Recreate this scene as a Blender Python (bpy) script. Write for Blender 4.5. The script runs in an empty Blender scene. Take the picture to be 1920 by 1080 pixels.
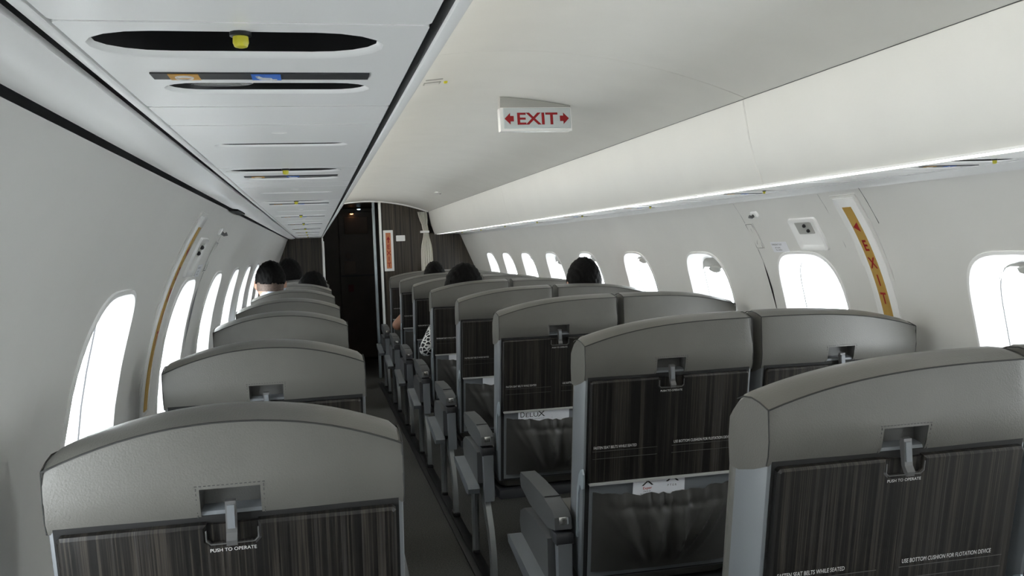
import bpy, bmesh, math, random
from mathutils import Vector, Matrix
random.seed(7)
S = bpy.context.scene
COL = S.collection
PI = math.pi
E = 1.22                                   # height of the lens above the cabin floor

# ------------------------------------------------------------------ camera
FPX, YAW, PITCH, ROLL = 1711.24, 0.21262, 0.047185, -0.037672
cy_, sy_, cp_, sp_ = math.cos(YAW), math.sin(YAW), math.cos(PITCH), math.sin(PITCH)
fwd = Vector((sy_*cp_, cy_*cp_, -sp_)); rgt = Vector((cy_, -sy_, 0)); upv = rgt.cross(fwd)
r2 = math.cos(ROLL)*rgt + math.sin(ROLL)*upv
u2 = -math.sin(ROLL)*rgt + math.cos(ROLL)*upv
cd = bpy.data.cameras.new('camera'); cam = bpy.data.objects.new('camera', cd); COL.objects.link(cam)
cd.sensor_width = 36; cd.lens = FPX/1920*36; cd.clip_start = 0.02; cd.clip_end = 200
m = Matrix.Identity(4)
for i in range(3):
    m[i][0] = r2[i]; m[i][1] = u2[i]; m[i][2] = -fwd[i]
m[0][3], m[1][3], m[2][3] = 0, 0, E
cam.matrix_world = m
S.camera = cam

# ------------------------------------------------------------------ world, exposure
w = bpy.data.worlds.new('overcast_sky'); S.world = w; w.use_nodes = True
bg = w.node_tree.nodes['Background']; bg.inputs[0].default_value = (0.93, 0.97, 1.0, 1); bg.inputs[1].default_value = 10.5
S.view_settings.view_transform = 'Standard'; S.view_settings.look = 'None'
S.view_settings.gamma = 1; S.view_settings.exposure = 0.0; S.view_settings.use_curve_mapping = False
LAMP = 13.5                                 # cabin wash lamps, see build_lamps

# ------------------------------------------------------------------ materials
def nmat(name):
    mt = bpy.data.materials.new(name); mt.use_nodes = True
    nt = mt.node_tree; b = nt.nodes['Principled BSDF']
    return mt, nt, b
def coords(nt, scale=(1, 1, 1), rnd=False):
    tc = nt.nodes.new('ShaderNodeTexCoord'); mp = nt.nodes.new('ShaderNodeMapping')
    mp.inputs['Scale'].default_value = scale
    nt.links.new(tc.outputs['Object'], mp.inputs['Vector'])
    if rnd:
        oi = nt.nodes.new('ShaderNodeObjectInfo'); ml = nt.nodes.new('ShaderNodeMath'); ml.operation = 'MULTIPLY'
        ml.inputs[1].default_value = 37.0
        nt.links.new(oi.outputs['Random'], ml.inputs[0])
        nt.links.new(ml.outputs[0], mp.inputs['Location'])
    return mp.outputs['Vector']
def noise(nt, vec, scale, detail=3, rough=.5):
    n = nt.nodes.new('ShaderNodeTexNoise'); n.inputs['Scale'].default_value = scale
    n.inputs['Detail'].default_value = detail; n.inputs['Roughness'].default_value = rough
    nt.links.new(vec, n.inputs['Vector']); return n.outputs['Fac']
def ramp(nt, fac, stops):
    r = nt.nodes.new('ShaderNodeValToRGB'); e = r.color_ramp.elements
    while len(e) < len(stops): e.new(0.5)
    for k, (p, c) in enumerate(stops):
        e[k].position = p; e[k].color = (*c, 1)
    nt.links.new(fac, r.inputs['Fac']); return r.outputs['Color']
def bump(nt, b, fac, strength, dist=.001):
    bp_ = nt.nodes.new('ShaderNodeBump'); bp_.inputs['Strength'].default_value = strength
    bp_.inputs['Distance'].default_value = dist
    nt.links.new(fac, bp_.inputs['Height']); nt.links.new(bp_.outputs['Normal'], b.inputs['Normal'])
def mat(name, col, rough=.5, metal=0, var=.06, vscale=6, bs=0, bscale=300, spec=.5):
    mt, nt, b = nmat(name); v = coords(nt)
    f = noise(nt, v, vscale)
    lo = tuple(c*(1-var) for c in col); hi = tuple(min(1, c*(1+var)) for c in col)
    nt.links.new(ramp(nt, f, [(.3, lo), (.7, hi)]), b.inputs['Base Color'])
    b.inputs['Roughness'].default_value = rough; b.inputs['Metallic'].default_value = metal
    b.inputs['Specular IOR Level'].default_value = spec
    if bs: bump(nt, b, noise(nt, v, bscale, 2), bs)
    return mt
def wood(name, cols, sx=60, sz=1.6, rough=.35, bs=.15):
    mt, nt, b = nmat(name)
    v = coords(nt, (sx, sz, sz), True)
    f1 = noise(nt, v, 1.0, 6, .62)
    v2 = coords(nt, (sx*4, sz*2.2, sz*2.2), True)
    f2 = noise(nt, v2, 1.0, 3, .6)
    mx = nt.nodes.new('ShaderNodeMath'); mx.operation = 'MULTIPLY_ADD'
    mx.inputs[1].default_value = .45
    nt.links.new(f2, mx.inputs[0])
    m3 = nt.nodes.new('ShaderNodeMath'); m3.operation = 'MULTIPLY'; m3.inputs[1].default_value = .55
    nt.links.new(f1, m3.inputs[0]); nt.links.new(m3.outputs[0], mx.inputs[2])
    nt.links.new(ramp(nt, mx.outputs[0], cols), b.inputs['Base Color'])
    b.inputs['Roughness'].default_value = rough
    bump(nt, b, mx.outputs[0], bs)
    return mt
M = {}
M['white'] = mat('warm white cabin panel', (.72, .715, .69), .42, var=.015, bs=.04, bscale=500)
M['whitegloss'] = mat('gloss white moulding', (.93, .93, .92), .25, var=.01)
M['vault'] = mat('off white ceiling liner', (.77, .765, .73), .5, var=.02, bs=.03, bscale=400)
M['bin'] = mat('cream bin door', (.80, .795, .765), .38, var=.012)
M['skin_metal'] = mat('fuselage skin', (.25, .26, .27), .6, .4)
M['leather'] = mat('grey leather', (.117, .114, .103), .39, var=.07, vscale=9, bs=.35, bscale=420, spec=.45)
M['leather2'] = mat('grey leather inset', (.075, .075, .072), .5, var=.07, bs=.3, bscale=420)
M['piping'] = mat('dark seam thread', (.028, .028, .027), .7)
M['stitch'] = mat('seam stitching', (.05, .05, .05), .7)
M['shell'] = mat('blue grey seat shell', (.16, .172, .185), .45, var=.05, bs=.15, bscale=250)
M['plastic'] = mat('grey armrest plastic', (.085, .088, .090), .45, var=.06, bs=.15, bscale=260)
M['dplastic'] = mat('charcoal plastic', (.035, .036, .04), .45)
M['mattblack'] = mat('matt black', (.010, .010, .010), .8)
M['black'] = mat('black plastic', (.008, .008, .009), .35)
M['latch'] = mat('grey latch metal', (.13, .13, .13), .35, .3)
M['chrome'] = mat('bright metal', (.72, .72, .71), .22, .9)
M['edge'] = mat('pale table edge', (.45, .45, .44), .3)
M['steel'] = mat('pale blue painted metal', (.42, .48, .52), .32, .5)
M['leg'] = mat('grey painted leg', (.24, .25, .25), .4, .4)
M['wood'] = wood('dark striped laminate', [(.38, (.003, .0027, .0027)), (.46, (.006, .0054, .005)), (.515, (.012, .0105, .009)), (.555, (.048, .041, .033)), (.585, (.010, .010, .012)), (.64, (.068, .062, .056)), (.72, (.009, .009, .011))], 105, .9, .38)
M['bwood'] = wood('bulkhead laminate', [(.36, (.006, .005, .004)), (.46, (.016, .013, .010)), (.53, (.075, .060, .044)), (.57, (.022, .018, .014)), (.66, (.17, .14, .10))], 50, .5, .28)
M['fabric'] = mat('dark grey pocket vinyl', (.045, .044, .041), .42, var=.12, vscale=12, bs=.3, bscale=500)
M['carpet'] = mat('dark olive carpet', (.055, .054, .048), .95, var=.5, vscale=160, bs=.8, bscale=500)
M['track'] = mat('black floor track', (.012, .012, .013), .4, .3)
M['card'] = mat('white card', (.78, .79, .83), .5, var=.02)
M['ink'] = mat('black ink', (.012, .012, .012), .6)
M['redink'] = mat('red ink', (.45, .02, .02), .6)
M['exitred'] = mat('exit sign red', (.30, .002, .006), .5)
M['textw'] = mat('white print', (.72, .72, .70), .6)
M['signface'] = mat('exit sign lens', (.60, .65, .66), .3, var=.03)
M['orange'] = mat('amber placard', (.48, .30, .07), .5, var=.05)
M['orange2'] = mat('orange placard', (.56, .20, .09), .5, var=.05)
M['icon_o'] = mat('amber icon', (.62, .32, .04), .4)
M['icon_b'] = mat('blue icon', (.03, .16, .62), .4)
M['yellow'] = mat('yellow air nozzle', (.60, .55, .03), .3)
M['cream'] = mat('cream curtain cloth', (.86, .84, .78), .8, var=.05, bs=.3)
M['shade'] = mat('grey window shade', (.42, .42, .40), .45)
M['darkdoor'] = mat('dark brown door', (.05, .038, .028), .4, var=.2)
M['doorpl'] = mat('dull door placard', (.12, .085, .062), .5)
M['hair'] = mat('black hair', (.003, .0028, .0027), .75, var=.5, vscale=90, bs=.9, bscale=160, spec=.12)
M['stubble'] = mat('shaved hair', (.10, .07, .055), .7, var=.3, vscale=120)
M['skin'] = mat('skin', (.46, .26, .18), .5, var=.1, vscale=14)
M['skin2'] = mat('tan skin', (.32, .16, .10), .5, var=.1, vscale=14)
M['lips'] = mat('lips', (.30, .10, .08), .5)
M['shirt_b'] = mat('pale blue shirt', (.46, .52, .60), .8, var=.06)
M['shirt_d'] = mat('dark shirt', (.03, .03, .035), .85, var=.2)
M['shirt_r'] = mat('maroon shirt', (.10, .03, .03), .85, var=.2)
M['trousers'] = mat('dark trousers', (.02, .02, .026), .9, var=.2)
mt, nt, b = nmat('black and white patterned cloth'); v = coords(nt)
vo = nt.nodes.new('ShaderNodeTexVoronoi'); vo.feature = 'DISTANCE_TO_EDGE'; vo.inputs['Scale'].default_value = 42
nt.links.new(v, vo.inputs['Vector'])
nt.links.new(ramp(nt, vo.outputs['Distance'], [(.09, (.75, .75, .73)), (.14, (.012, .012, .014))]), b.inputs['Base Color'])
b.inputs['Roughness'].default_value = .8; M['pattern'] = mt
mt, nt, b = nmat('window glazing'); nt.nodes.remove(b)
tr = nt.nodes.new('ShaderNodeBsdfTransparent'); gl = nt.nodes.new('ShaderNodeBsdfGlossy'); mx = nt.nodes.new('ShaderNodeMixShader')
gl.inputs['Roughness'].default_value = .02; tr.inputs['Color'].default_value = (.97, .98, .98, 1); mx.inputs[0].default_value = .05
nt.links.new(tr.outputs[0], mx.inputs[1]); nt.links.new(gl.outputs[0], mx.inputs[2])
nt.links.new(mx.outputs[0], nt.nodes['Material Output'].inputs['Surface']); M['glass'] = mt
mt, nt, b = nmat('lamp lens glass'); b.inputs['Base Color'].default_value = (.75, .77, .78, 1); b.inputs['Roughness'].default_value = .12
b.inputs['Metallic'].default_value = .85; M['lens'] = mt
def emis(name, col, s):
    mt, nt, b = nmat(name); b.inputs['Base Color'].default_value = (*col, 1)
    b.inputs['Emission Color'].default_value = (*col, 1); b.inputs['Emission Strength'].default_value = s; M[name] = mt; return mt

# ------------------------------------------------------------------ mesh helpers
def mk(name, verts, faces, mt, parent=None, smooth=35, me=None):
    if me is None:
        me = bpy.data.meshes.new(name); me.from_pydata([tuple(v) for v in verts], [], faces)
        bm = bmesh.new(); bm.from_mesh(me); bmesh.ops.recalc_face_normals(bm, faces=bm.faces); bm.to_mesh(me); bm.free()
        if smooth:
            me.shade_smooth(); me.set_sharp_from_angle(angle=math.radians(smooth))
        me.materials.append(M[mt] if isinstance(mt, str) else mt)
    o = bpy.data.objects.new(name, me); COL.objects.link(o)
    if parent: o.parent = parent
    return o
class G:
    """collects geometry for one mesh"""
    def __init__(s): s.v = []; s.f = []
    def add(s, v, f):
        n = len(s.v); s.v += [Vector(p) for p in v]; s.f += [tuple(i+n for i in q) for q in f]; return s
    def box(s, x0, x1, y0, y1, z0, z1, fn=None, c=0):
        if c:                                             # chamfered box
            bm = bmesh.new(); bmesh.ops.create_cube(bm, size=1)
            for q in bm.verts: q.co = Vector(((x0+x1)/2+q.co.x*(x1-x0), (y0+y1)/2+q.co.y*(y1-y0), (z0+z1)/2+q.co.z*(z1-z0)))
            bmesh.ops.bevel(bm, geom=list(bm.edges), offset=c, segments=2, profile=.5, affect='EDGES')
            bm.verts.index_update(); v = [q.co.copy() for q in bm.verts]; f = [tuple(q.index for q in p.verts) for p in bm.faces]; bm.free()
        else:
            v = [Vector((x, y, z)) for x in (x0, x1) for y in (y0, y1) for z in (z0, z1)]
            f = [(0, 1, 3, 2), (4, 6, 7, 5), (0, 4, 5, 1), (2, 3, 7, 6), (0, 2, 6, 4), (1, 5, 7, 3)]
        if fn: v = [fn(*p) for p in v]
        return s.add(v, f)
    def prism(s, poly, n0, n1, fn, c=0):
        """poly of (a,b) extruded along n; fn(a,b,n)->point. c = edge chamfer towards n1"""
        k = len(poly); rings = [[(a, b, n0) for a, b in poly]]
        if c:
            cen = (sum(p[0] for p in poly)/k, sum(p[1] for p in poly)/k)
            ins = inset(poly, c)
            rings.append([(a, b, n1-(c if n1 > n0 else -c)) for a, b in poly]); rings.append([(a, b, n1) for a, b in ins])
        else: rings.append([(a, b, n1) for a, b in poly])
        v = [fn(*p) for r in rings for p in r]; f = []
        for r in range(len(rings)-1):
            for i in range(k):
                j = (i+1) % k; f.append((r*k+i, r*k+j, (r+1)*k+j, (r+1)*k+i))
        f.append(tuple(range(k))[::-1]); f.append(tuple(range((len(rings)-1)*k, len(rings)*k)))
        return s.add(v, f)
    def loft(s, loops, closed=True, caps=True, wrap=False):
        k = len(loops[0]); v = [p for l in loops for p in l]; f = []; R = len(loops)
        for r in range(R if wrap else R-1):
            q = (r+1) % R
            for i in range(k if closed else k-1):
                j = (i+1) % k; f.append((r*k+i, r*k+j, q*k+j, q*k+i))
        if caps and closed and not wrap:
            f.append(tuple(range(k))[::-1]); f.append(tuple(range((R-1)*k, R*k)))
        return s.add(v, f)
    def tube(s, path, r, n=6, caps=True):
        path = [Vector(p) for p in path]; loops = []
        up = Vector((0.123, 0.31, 0.94)).normalized()
        for i, p in enumerate(path):
            t = (path[min(i+1, len(path)-1)]-path[max(i-1, 0)]).normalized()
            a = t.cross(up).normalized() if abs(t.dot(up)) < .98 else t.cross(Vector((1, 0, 0))).normalized()
            bb = t.cross(a); rr = r[i] if isinstance(r, (list, tuple)) else r
            loops.append([p+a*rr*math.cos(2*PI*j/n)+bb*rr*math.sin(2*PI*j/n) for j in range(n)])
        return s.loft(loops, caps=caps)
    def ellipsoid(s, c, rx, ry, rz, n=12, mtx=None):
        c = Vector(c); v = []; f = []
        for i in range(n+1):
            a = PI*i/n
            for j in range(2*n):
                q = Vector((rx*math.sin(a)*math.cos(PI*j/n), ry*math.sin(a)*math.sin(PI*j/n), rz*math.cos(a)))
                if mtx: q = mtx @ q
                v.append(c+q)
        for i in range(n):
            for j in range(2*n):
                k = (j+1) % (2*n); f.append((i*2*n+j, i*2*n+k, (i+1)*2*n+k, (i+1)*2*n+j))
        return s.add(v, f)
    def mk(s, name, mt, parent=None, smooth=35): return mk(name, s.v, s.f, mt, parent, smooth)
def inset(poly, d):
    k = len(poly); out = []
    area = sum(poly[i][0]*poly[(i+1) % k][1]-poly[(i+1) % k][0]*poly[i][1] for i in range(k))
    sg = 1 if area > 0 else -1
    for i in range(k):
        p0, p1, p2 = Vector(poly[i-1]), Vector(poly[i]), Vector(poly[(i+1) % k])
        a = (p1-p0); bq = (p2-p1)
        if a.length < 1e-9 or bq.length < 1e-9: out.append(tuple(p1)); continue
        a.normalize(); bq.normalize()
        n1 = Vector((-a.y, a.x))*sg; n2 = Vector((-bq.y, bq.x))*sg; n = n1+n2
        if n.length < 1e-6: n = n1
        n.normalize(); c = max(.4, n.dot(n1)); out.append(tuple(p1+n*d/c))
    return out
def rrect(x0, x1, y0, y1, r, n=4):
    out = []
    for cx, cy, a0 in ((x1-r, y1-r, 0), (x0+r, y1-r, PI/2), (x0+r, y0+r, PI), (x1-r, y0+r, 1.5*PI)):
        for i in range(n+1):
            a = a0+PI/2*i/n; out.append((cx+r*math.cos(a), cy+r*math.sin(a)))
    return out
def empty(name, loc, label=None, cat=None, group=None, kind=None):
    o = bpy.data.objects.new(name, None); COL.objects.link(o); o.location = loc; o.empty_display_size = .05
    return tag(o, label, cat, group, kind)
def tag(o, label=None, cat=None, group=None, kind=None):
    if label: o['label'] = label
    if cat: o['category'] = cat
    if group: o['group'] = group
    if kind: o['kind'] = kind
    return o
def struct(o): o['kind'] = 'structure'; return o
def copy_tree(o, parent=None):
    c = o.copy(); COL.objects.link(c)
    c.parent = parent
    for ch in list(o.children): copy_tree(ch, c)
    return c
_tx = {}
def text2d(body, size=1.0, align='LEFT', bold=0.0):
    """verts (x,y) and faces of a line of flat lettering"""
    key = (body, align, bold)
    if key not in _tx:
        cu = bpy.data.curves.new('t', 'FONT'); cu.body = body; cu.size = 1; cu.align_x = align; cu.offset = bold; cu.resolution_u = 3
        o = bpy.data.objects.new('t', cu); COL.objects.link(o)
        dg = bpy.context.evaluated_depsgraph_get(); dg.update()
        me = bpy.data.meshes.new_from_object(o.evaluated_get(dg))
        _tx[key] = ([(v.co.x, v.co.y) for v in me.vertices], [tuple(p.vertices) for p in me.polygons])
        bpy.data.objects.remove(o); bpy.data.curves.remove(cu); bpy.data.meshes.remove(me)
    v, f = _tx[key]; return [(x*size, y*size) for x, y in v], f
def lettering(name, items, fn, mt, parent):
    """items: (body, a, b, size, xscale, align, bold); fn(a,b) -> point on the surface"""
    g = G()
    for body, a, bb, size, xs, al, bold in items:
        v, f = text2d(body, size, al, bold); g.add([fn(a+x*xs, bb+y) for x, y in v], f)
    return g.mk(name, mt, parent, 0)

# ------------------------------------------------------------------ cabin shell
XC, ZC, RR = .58, -.45, .99               # centre line, centre height (from the lens) and inner radius
Y0, Y1 = -3.0, 8.70                       # cabin ends (behind the lens, front bulkhead)
def W(side, y, s, d=0.0):
    """point on the side wall: s = arc length above the centre height, d = inward offset"""
    a = s/RR
    return Vector((XC+side*(RR-d)*math.cos(a), y, E+ZC+(RR-d)*math.sin(a)))
ST = [-2.2, -1.42, -.64, .14, .93, 1.71, 2.61, 3.37, 4.15, 4.93, 5.70, 6.42, 7.10, 7.78]
SB, STOP = -.305, .615                     # wall panel from knee height to the ceiling strip
WS = .166                                  # window centre
def superell(a, bb, n=3.6, k=48):
    out = []
    for i in range(k):
        t = 2*PI*i/k; c, q = math.cos(t), math.sin(t)
        out.append((a*math.copysign(abs(c)**(2/n), c), bb*math.copysign(abs(q)**(2/n), q)))
    return out
def ring_panel(g, side, yc, y0, y1, s0, s1, a, bb, d):
    hole = superell(a, bb); k = len(hole); outer = []
    for hx, hy in hole:
        t = 1e9
        if hx > 1e-9: t = min(t, (y1-yc)/hx)
        if hx < -1e-9: t = min(t, (y0-yc)/hx)
        if hy > 1e-9: t = min(t, (s1-WS)/hy)
        if hy < -1e-9: t = min(t, (s0-WS)/hy)
        outer.append([hx*t, hy*t])
    for cx, cs in ((y0-yc, s0-WS), (y1-yc, s0-WS), (y0-yc, s1-WS), (y1-yc, s1-WS)):
        i = min(range(k), key=lambda q: (outer[q][0]-cx)**2+(outer[q][1]-cs)**2); outer[i] = [cx, cs]
    loops = []
    for t in (0, .15, .35, .6, .8, 1):
        loops.append([W(side, yc+h[0]*(1-t)+o[0]*t, WS+h[1]*(1-t)+o[1]*t, d) for h, o in zip(hole, outer)])
    g.loft(loops, caps=False)
def bounds():
    bs = [Y0]
    for k in range(len(ST)-1): bs.append((ST[k]+ST[k+1])/2)
    bs.append(Y1+.02)
    bs[6] = 2.34; bs[7] = 2.87
    return bs
BS = bounds()
for side, nm in ((-1, 'wall_left'), (1, 'wall_right')):
    # knee panel below the windows
    g = G()
    prof = [W(side, 0, SB+.002, .004), W(side, 0, SB-.05, .0), Vector((XC+side*.93, 0, E-.95)), Vector((XC+side*.90, 0, .0))]
    g.loft([[Vector((p.x, y, p.z)) for p in prof] for y in (Y0, Y1)], closed=False)
    wall = struct(g.mk(nm, 'white'))
    for k, yc in enumerate(ST):
        gap = .0016 if k in (6,) else .00005
        g = G(); ring_panel(g, side, yc, BS[k]+gap, BS[k+1]-gap, SB, STOP, .190, .240, 0)
        g.mk('sidewall_panel', 'white', wall, 60)
    g = G()
    for k, yc in enumerate(ST): ring_panel(g, side, yc, BS[k], BS[k+1], SB, STOP, .150, .196, -.058)
    g.mk('outer_skin', 'skin_metal', wall, 60)
    # windows
    for k, yc in enumerate(ST):
        wn = empty('window_%d' % (k+1+(14 if side > 0 else 0)), W(side, yc, WS)); wn['kind'] = 'structure'
        org = wn.location.copy()
        def lp(a, bb, d, n=3.6, c0=0.0): return [W(side, yc+p[0], WS+c0+p[1], d)-org for p in superell(a, bb, n)]
        g = G(); g.loft([lp(.193, .243, -.002), lp(.192, .242, .0035), lp(.184, .234, .0045), lp(.180, .230, -.001),
                         lp(.166, .214, -.016), lp(.150, .196, -.040), lp(.149, .195, -.0585)], caps=False)
        g.mk('frame', 'whitegloss', wn, 50)
        g = G(); g.loft([lp(.1495, .1955, -.048), lp(.1495, .1955, -.051), lp(.1483, .1943, -.0500), lp(.1483, .1943, -.048)], caps=False, wrap=True)
        g.mk('gasket', 'dplastic', wn, 50)
        g = G(); rings = [lp(.149*t, .195*t, -.050) for t in (1, .75, .5, .25, .01)]; back = [lp(.149*t, .195*t, -.053) for t in (.01, .25, .5, .75, 1)]
        g.loft(rings+back, caps=False, wrap=True); g.mk('pane', 'glass', wn, 60)
        if k != 6:
            low = .012 if (k in (7, 10) and side > 0) else -.016
            top = WS+.196; g = G()
            ys = [-.135+.27*i/10 for i in range(11)]
            def edge(y): return .196*(1-abs(y/.15)**3.6)**(1/3.6)
            lo = [[(y, min(WS+edge(y), top-.028-low)) for y in ys], [(y, WS+edge(y)) for y in ys]]
            loops = [[W(side, yc+y, s, d)-org for y, s in row] for row, d in ((lo[0], -.044), (lo[1], -.044), (lo[1], -.047), (lo[0], -.047))]
            sh = G().loft(loops, closed=False, wrap=True).mk('shade', 'shade', wn, 40)
            g = G(); sc = top-.034-low
            cr = [(-.055, .006), (-.03, .012), (0, .014), (.03, .012), (.055, .006), (.05, -.006), (.025, -.012), (0, -.014), (-.025, -.012), (-.05, -.006)]
            g.prism(cr, -.044, -.034, lambda a, bb, n: W(side, yc+a, sc+bb, n)-org, .003)
            g.mk('shade_handle', 'shade', sh)
# ends, keel and crown of the fuselage so no daylight gets round the liner
nseg = 40
for nm, a0, a1 in (('ceiling_crown', STOP/RR, PI-STOP/RR), ('floor_keel', PI-SB/RR, 2*PI+SB/RR)):
    g = G(); pts = [Vector((XC+1.048*math.cos(a0+(a1-a0)*i/nseg), 0, E+ZC+1.048*math.sin(a0+(a1-a0)*i/nseg))) for i in range(nseg+1)]
    g.loft([[Vector((p.x, y, p.z)) for p in pts] for y in (Y0-.01, 10.62)], closed=False)
    struct(g.mk(nm, 'skin_metal'))
for side in (-1, 1):
    g = G(); pts = [W(side, 0, SB+(STOP-SB)*i/12, -.058) for i in range(13)]
    g.loft([[Vector((p.x, y, p.z)) for p in pts] for y in (Y1+.015, 10.62)], closed=False)
    struct(g.mk('wall_nose_left' if side < 0 else 'wall_nose_right', 'skin_metal'))
for nm, y in (('wall_back', Y0), ('wall_nose', 10.62)):
    pts = [(XC+1.05*math.cos(2*PI*i/48), E+ZC+1.05*math.sin(2*PI*i/48)) for i in range(48)]
    struct(G().prism(pts, y, y+(.02 if y > 0 else -.02), lambda a, bb, n: Vector((a, n, bb))).mk(nm, 'white' if y < 0 else 'darkdoor'))
# floor
g = G().box(XC-.93, XC+.93, Y0, 10.6, -.02, 0); struct(g.mk('floor', 'carpet'))
for k, (x0, x1) in enumerate(((.528, .592), (1.18, 1.22), (.005, .05), (-.27, -.23))):
    g = G().box(x0, x1, Y0, Y1-.3, .0005, .009, None, .002)
    if k == 0: g.box(.552, .568, Y0, Y1-.3, .009, .013)
    struct(g.mk('trim_%d' % (k+1), 'track'))
# vaulted ceiling liner in panels, cove wall on the left
VX0, VX1 = .035, 1.088
def vz(x): return E+.463-.33*(x-.5)**2
ceil = None
seams = [Y0, -.9, 2.15, 5.22, Y1]
for k in range(4):
    g = G(); xs = [VX0+(VX1-VX0)*i/24 for i in range(25)]
    ya, yb = seams[k]+.0008, seams[k+1]-.0008
    top = [(x, vz(x)) for x in xs]; prof = [(.0905, E+.166), (VX0, E+.172)]+top+[(x, z+.006) for x, z in top[::-1]]+[(VX0-.006, E+.166), (.0905, E+.1655)]
    g.loft([[Vector((x, y, z)) for x, z in prof] for y in (ya, ya+.3, (ya+yb)/2, yb)])
    o = g.mk('ceiling' if ceil is None else 'liner_panel', 'vault', ceil, 40)
    if ceil is None: ceil = struct(o)
# left cove moulding, rails beside the service units
ZP = E+.133                                 # underside of the service units
g = G(); prof = [(-.157, .139), (-.157, .134), (-.163, .1325), (-.178, .128), (-.195, .1265), (-.213, .129), (-.2168, .132), (-.2168, .139)]
g.loft([[Vector((x, y, E+z)) for x, z in prof] for y in (Y0, 2.46)]); struct(g.mk('trim_5', 'whitegloss', None, 60))
g = G(); g.loft([[Vector((x, y, E+z)) for x, z in prof] for y in (2.461, Y1)]); struct(g.mk('trim_6', 'whitegloss', None, 60))
for k, (x0, x1, z0, z1) in enumerate(((-.1465, -.1385, .1328, .150), (.0825, .0905, .1315, .165))):
    g = G().box(x0, x1, Y0, Y1, E+z0, E+z1, None, .0015); struct(g.mk('trim_%d' % (7+k), 'whitegloss'))
struct(G().box(.0765, .0823, Y0, Y1, E+.1345, E+.15).mk('trim_9', 'black'))  # black filler standing in for the shade of the open gap beside the rail

# fluorescent wash lamps lying in the cove behind the rail
emis('fluorescent tube', (1.0, .97, .90), LAMP)
for k in range(4):
    ya, yb = (-2.9+2.9*k)+.03, (-2.9+2.9*(k+1))-.03
    t = empty('cove_lamp', (.068, (ya+yb)/2, E+.187), ['fluorescent tube hidden in the ceiling cove behind the camera', 'fluorescent tube hidden in the ceiling cove nearest the camera', 'fluorescent tube hidden in the ceiling cove, mid cabin', 'fluorescent tube hidden in the ceiling cove, front of cabin'][k], 'lamp', 'cove lamps')
    l_ = (yb-ya)/2
    G().tube([(0, -l_+.02, 0), (0, l_-.02, 0)], .008, 8).mk('tube', 'fluorescent tube', t)
    for s_ in (-1, 1): G().tube([(0, s_*(l_-.02), 0), (0, s_*l_, 0)], .0088, 8).mk('end_cap', 'chrome', t)

# ------------------------------------------------------------------ passenger service units
def stadium(x0, x1, y0, y1, n=9):
    r = (y1-y0)/2; out = []
    for i in range(n+1):
        a = -PI/2+PI*i/n; out.append((x1-r*1.15+1.15*r*math.cos(a), (y0+y1)/2+r*math.sin(a)))
    for i in range(n+1):
        a = PI/2+PI*i/n; out.append((x0+r*1.15+1.15*r*math.cos(a), (y0+y1)/2+r*math.sin(a)))
    return out
def holed_plate(name, outer, holes, th, parent, mt='whitegloss'):
    bm = bmesh.new(); eds = []
    for lp_ in [outer]+holes:
        vs = [bm.verts.new((x, y, 0)) for x, y in lp_]
        for i in range(len(vs)): eds.append(bm.edges.new((vs[i], vs[(i+1) % len(vs)])))
    bmesh.ops.triangle_fill(bm, edges=eds, use_beauty=True)
    ext = bmesh.ops.extrude_face_region(bm, geom=list(bm.faces))
    for q in ext['geom']:
        if isinstance(q, bmesh.types.BMVert): q.co.z += th
    bmesh.ops.recalc_face_normals(bm, faces=bm.faces)
    me = bpy.data.meshes.new(name); bm.to_mesh(me); bm.free(); me.materials.append(M[mt])
    o = bpy.data.objects.new(name, me); COL.objects.link(o); o.parent = parent; return o
def slot(parent, x0, x1, y0, y1, dep=.018):
    """recess: flared white bowl under a well coloured black for its deep shade"""
    lo = stadium(x0, x1, y0, y1); k = len(lo)
    def sc(kx, ky, q=.0005): return [(x*kx+(x0+x1)/2*(1-kx), y0+q+(y-y0)*ky) for x, y in lo]
    g = G(); g.loft([[Vector((x, y, z)) for x, y in l] for l, z in ((lo, .0), (sc(.99, .945), .0003), (sc(.975, .90), .0010), (sc(.955, .85), .0024))], caps=False)
    bowl = g.mk('slot_bowl', 'whitegloss', parent, 50)
    g = G(); hi = sc(.955, .85)
    g.loft([[Vector((x, y, .0024)) for x, y in hi], [Vector((x, y, dep+.012)) for x, y in hi]], caps=False); g.add([Vector((x, y, dep+.012)) for x, y in hi], [tuple(range(k))])
    gr = g.mk('slot_well', 'black', bowl, 30)  # black colour stands in for the darkness inside the recess
    return bowl
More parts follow.
